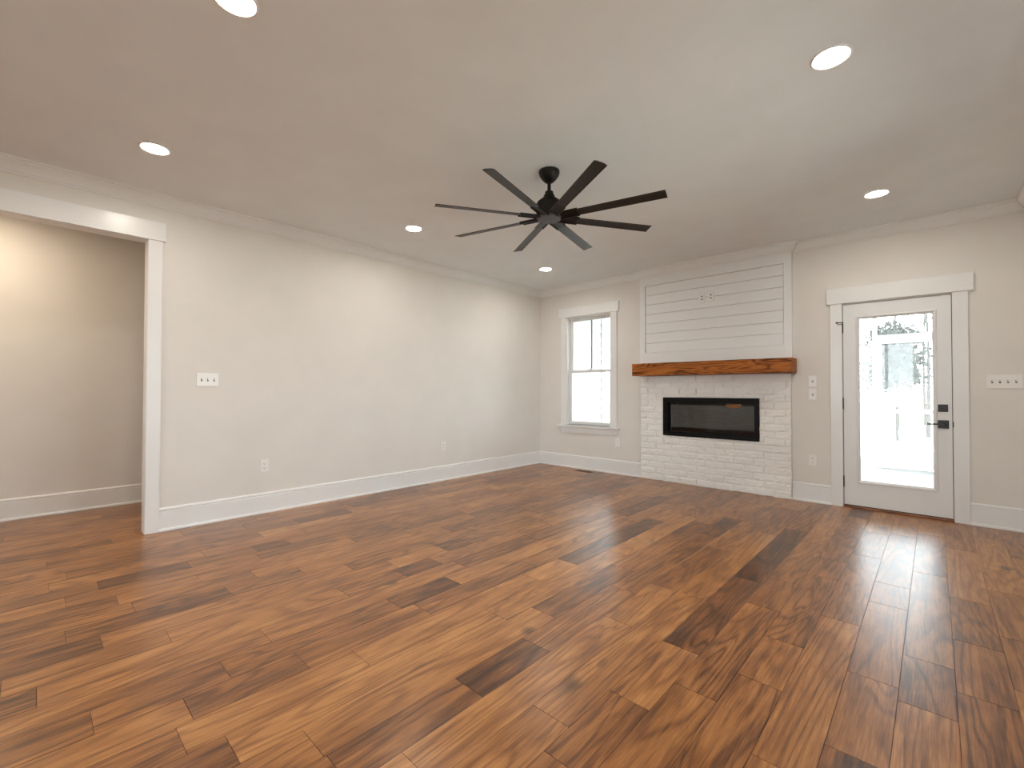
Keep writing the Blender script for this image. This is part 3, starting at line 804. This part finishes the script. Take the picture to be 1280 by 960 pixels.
# screened porch
PY = 3.69
bm = bmesh.new()
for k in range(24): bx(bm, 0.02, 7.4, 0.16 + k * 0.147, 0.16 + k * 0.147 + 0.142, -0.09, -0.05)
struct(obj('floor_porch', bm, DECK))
struct(boxes('ceiling_porch_shade', PCEIL, [(-0.4, 7.8, 0.16, 4.25, 2.74, 2.86)]))  # unseen roof, added to shade the porch frame, deck and siding
porch = thing('porch_screen_wall', 'white porch frame with insect screens seen through the door glass', 'screen wall', (4.0, PY, -0.05))
def pb(*b): return (b[0] - 4.0, b[1] - 4.0, b[2] - PY, b[3] - PY, b[4] + 0.05, b[5] + 0.05)
for x0, x1 in ((0.02, 0.12), (2.00, 2.09), (3.890, 3.948), (4.905, 4.965), (6.2, 6.3), (7.3, 7.4)):
    boxes('post', EXTW, [pb(x0, x1, PY, PY + 0.09, -0.05, 2.70)], porch)
for x0, x1 in ((0.12, 2.00), (2.09, 3.890), (4.965, 6.2), (6.3, 7.3)):
    boxes('rail', EXTW, [pb(x0, x1, PY + 0.01, PY + 0.07, 0.83, 0.875)], porch)
    boxes('bottom_rail', EXTW, [pb(x0, x1, PY + 0.01, PY + 0.07, -0.05, 0.04)], porch)
    boxes('screen', SCREEN, [pb(x0, x1, PY + 0.040, PY + 0.042, 0.04, 0.83)], porch)
    boxes('screen', SCREEN, [pb(x0, x1, PY + 0.040, PY + 0.042, 0.875, 2.62)], porch)
boxes('lintel', EXTW, [pb(3.948, 4.905, PY + 0.01, PY + 0.07, 2.01, 2.05)], porch)
boxes('top_beam', EXTW, [pb(0.02, 7.4, PY, PY + 0.09, 2.62, 2.72)], porch)
boxes('screen', SCREEN, [pb(3.948, 4.905, PY + 0.040, PY + 0.042, 2.05, 2.62)], porch)
sd_ = thing('screen_door', 'white screen door with a solid kick panel, beyond the glass door', 'screen door', (4.43, PY, -0.05))
def qb(*b): return (b[0] - 4.43, b[1] - 4.43, b[2] - PY, b[3] - PY, b[4] + 0.05, b[5] + 0.05)
boxes('frame', EXTW, [qb(3.953, 4.008, PY + 0.002, PY + 0.040, -0.035, 2.005), qb(4.845, 4.900, PY + 0.002, PY + 0.040, -0.035, 2.005), qb(4.008, 4.845, PY + 0.002, PY + 0.040, 1.91, 2.005), qb(4.008, 4.845, PY + 0.002, PY + 0.040, 0.805, 0.872), qb(4.008, 4.845, PY + 0.002, PY + 0.040, 0.20, 0.235)], sd_)
boxes('kick_panel', EXTW, [qb(4.008, 4.845, PY + 0.012, PY + 0.032, -0.035, 0.20)], sd_)
boxes('screen', SCREEN, [qb(4.008, 4.845, PY + 0.020, PY + 0.022, 0.872, 1.91)], sd_)
boxes('screen', SCREEN, [qb(4.008, 4.845, PY + 0.020, PY + 0.022, 0.235, 0.805)], sd_)

# trees beyond the porch
def tree(name, label, x, y, h, rad, crown0, seed, n=1500, lean=0.0, leaf=0.11):
    rr = random.Random(seed)
    t = thing(name, label, 'tree', (x, y, -0.5), 'trees beyond the porch')
    bm = bmesh.new()
    def limb(p, q, r1, r2, seg=7):
        p, q = Vector(p), Vector(q); d = (q - p).normalized()
        a = d.orthogonal().normalized(); b = d.cross(a)
        A = [bm.verts.new(p + (a * math.cos(2 * math.pi * i / seg) + b * math.sin(2 * math.pi * i / seg)) * r1) for i in range(seg)]
        B = [bm.verts.new(q + (a * math.cos(2 * math.pi * i / seg) + b * math.sin(2 * math.pi * i / seg)) * r2) for i in range(seg)]
        for i in range(seg):
            j = (i + 1) % seg; bm.faces.new((A[i], A[j], B[j], B[i]))
        bm.faces.new(A); bm.faces.new(list(reversed(B)))
    tr = 0.022 + h * 0.0065
    mids = [(lean * k / 4 + rr.uniform(-.05, .05) * (k > 0), rr.uniform(-.05, .05) * (k > 0), h * k / 4) for k in range(5)]
    for k in range(4): limb(mids[k], mids[k + 1], tr * (1 - k * 0.22), tr * (1 - (k + 1) * 0.22))
    tips = []
    for k in range(14):
        z = crown0 + (h - crown0) * (k + rr.random()) / 14
        an = rr.uniform(0, 6.28); ll = rad * (0.55 + 0.6 * rr.random()) * (1.15 - 0.7 * (z - crown0) / max(0.1, h - crown0))
        u = z / h
        p = (lean * u, 0, z); q = (lean * u + math.cos(an) * ll, math.sin(an) * ll, z + rr.uniform(-0.1, 0.35) * ll)
        limb(p, q, tr * 0.30, tr * 0.08, 5); tips.append((Vector(p), Vector(q)))
    obj('trunk', bm, BARK, t)
    bm = bmesh.new()
    for k in range(n):
        p, q = rr.choice(tips)
        c = p.lerp(q, rr.uniform(0.3, 1.05)) + Vector((rr.gauss(0, 0.22), rr.gauss(0, 0.22), rr.gauss(0, 0.16)))
        s = leaf * rr.uniform(0.6, 1.3)
        a = Vector((rr.gauss(0, 1), rr.gauss(0, 1), rr.gauss(0, 1))).normalized(); b = a.orthogonal().normalized()
        bm.faces.new([bm.verts.new(c + a * s), bm.verts.new(c + b * s * 0.6), bm.verts.new(c - a * s), bm.verts.new(c - b * s * 0.6)])
    obj('foliage', bm, LEAF, t)
tree('evergreen_tree', 'dense dark tree seen through the middle of the screen door', 3.72, 14.0, 3.6, 0.52, 1.85, 3, 3200, leaf=0.09)
tree('tall_tree', 'tall sparse tree left of the porch post, beyond the door glass', 2.35, 17.0, 7.5, 1.0, 2.2, 4, 300, leaf=0.07)
tree('tall_tree', 'tall bare-branched tree at the right of the door glass', 4.45, 16.5, 7.0, 1.1, 1.6, 5, 200, leaf=0.07)
tree('tall_tree', 'tall thin tree rising behind the dense dark tree', 3.45, 20.0, 9.0, 1.4, 3.6, 6, 320, leaf=0.07)
tree('slim_tree', 'slim trunk between the dense tree and the right trees', 4.3, 24.0, 8.0, 0.9, 4.2, 8, 180, leaf=0.07)
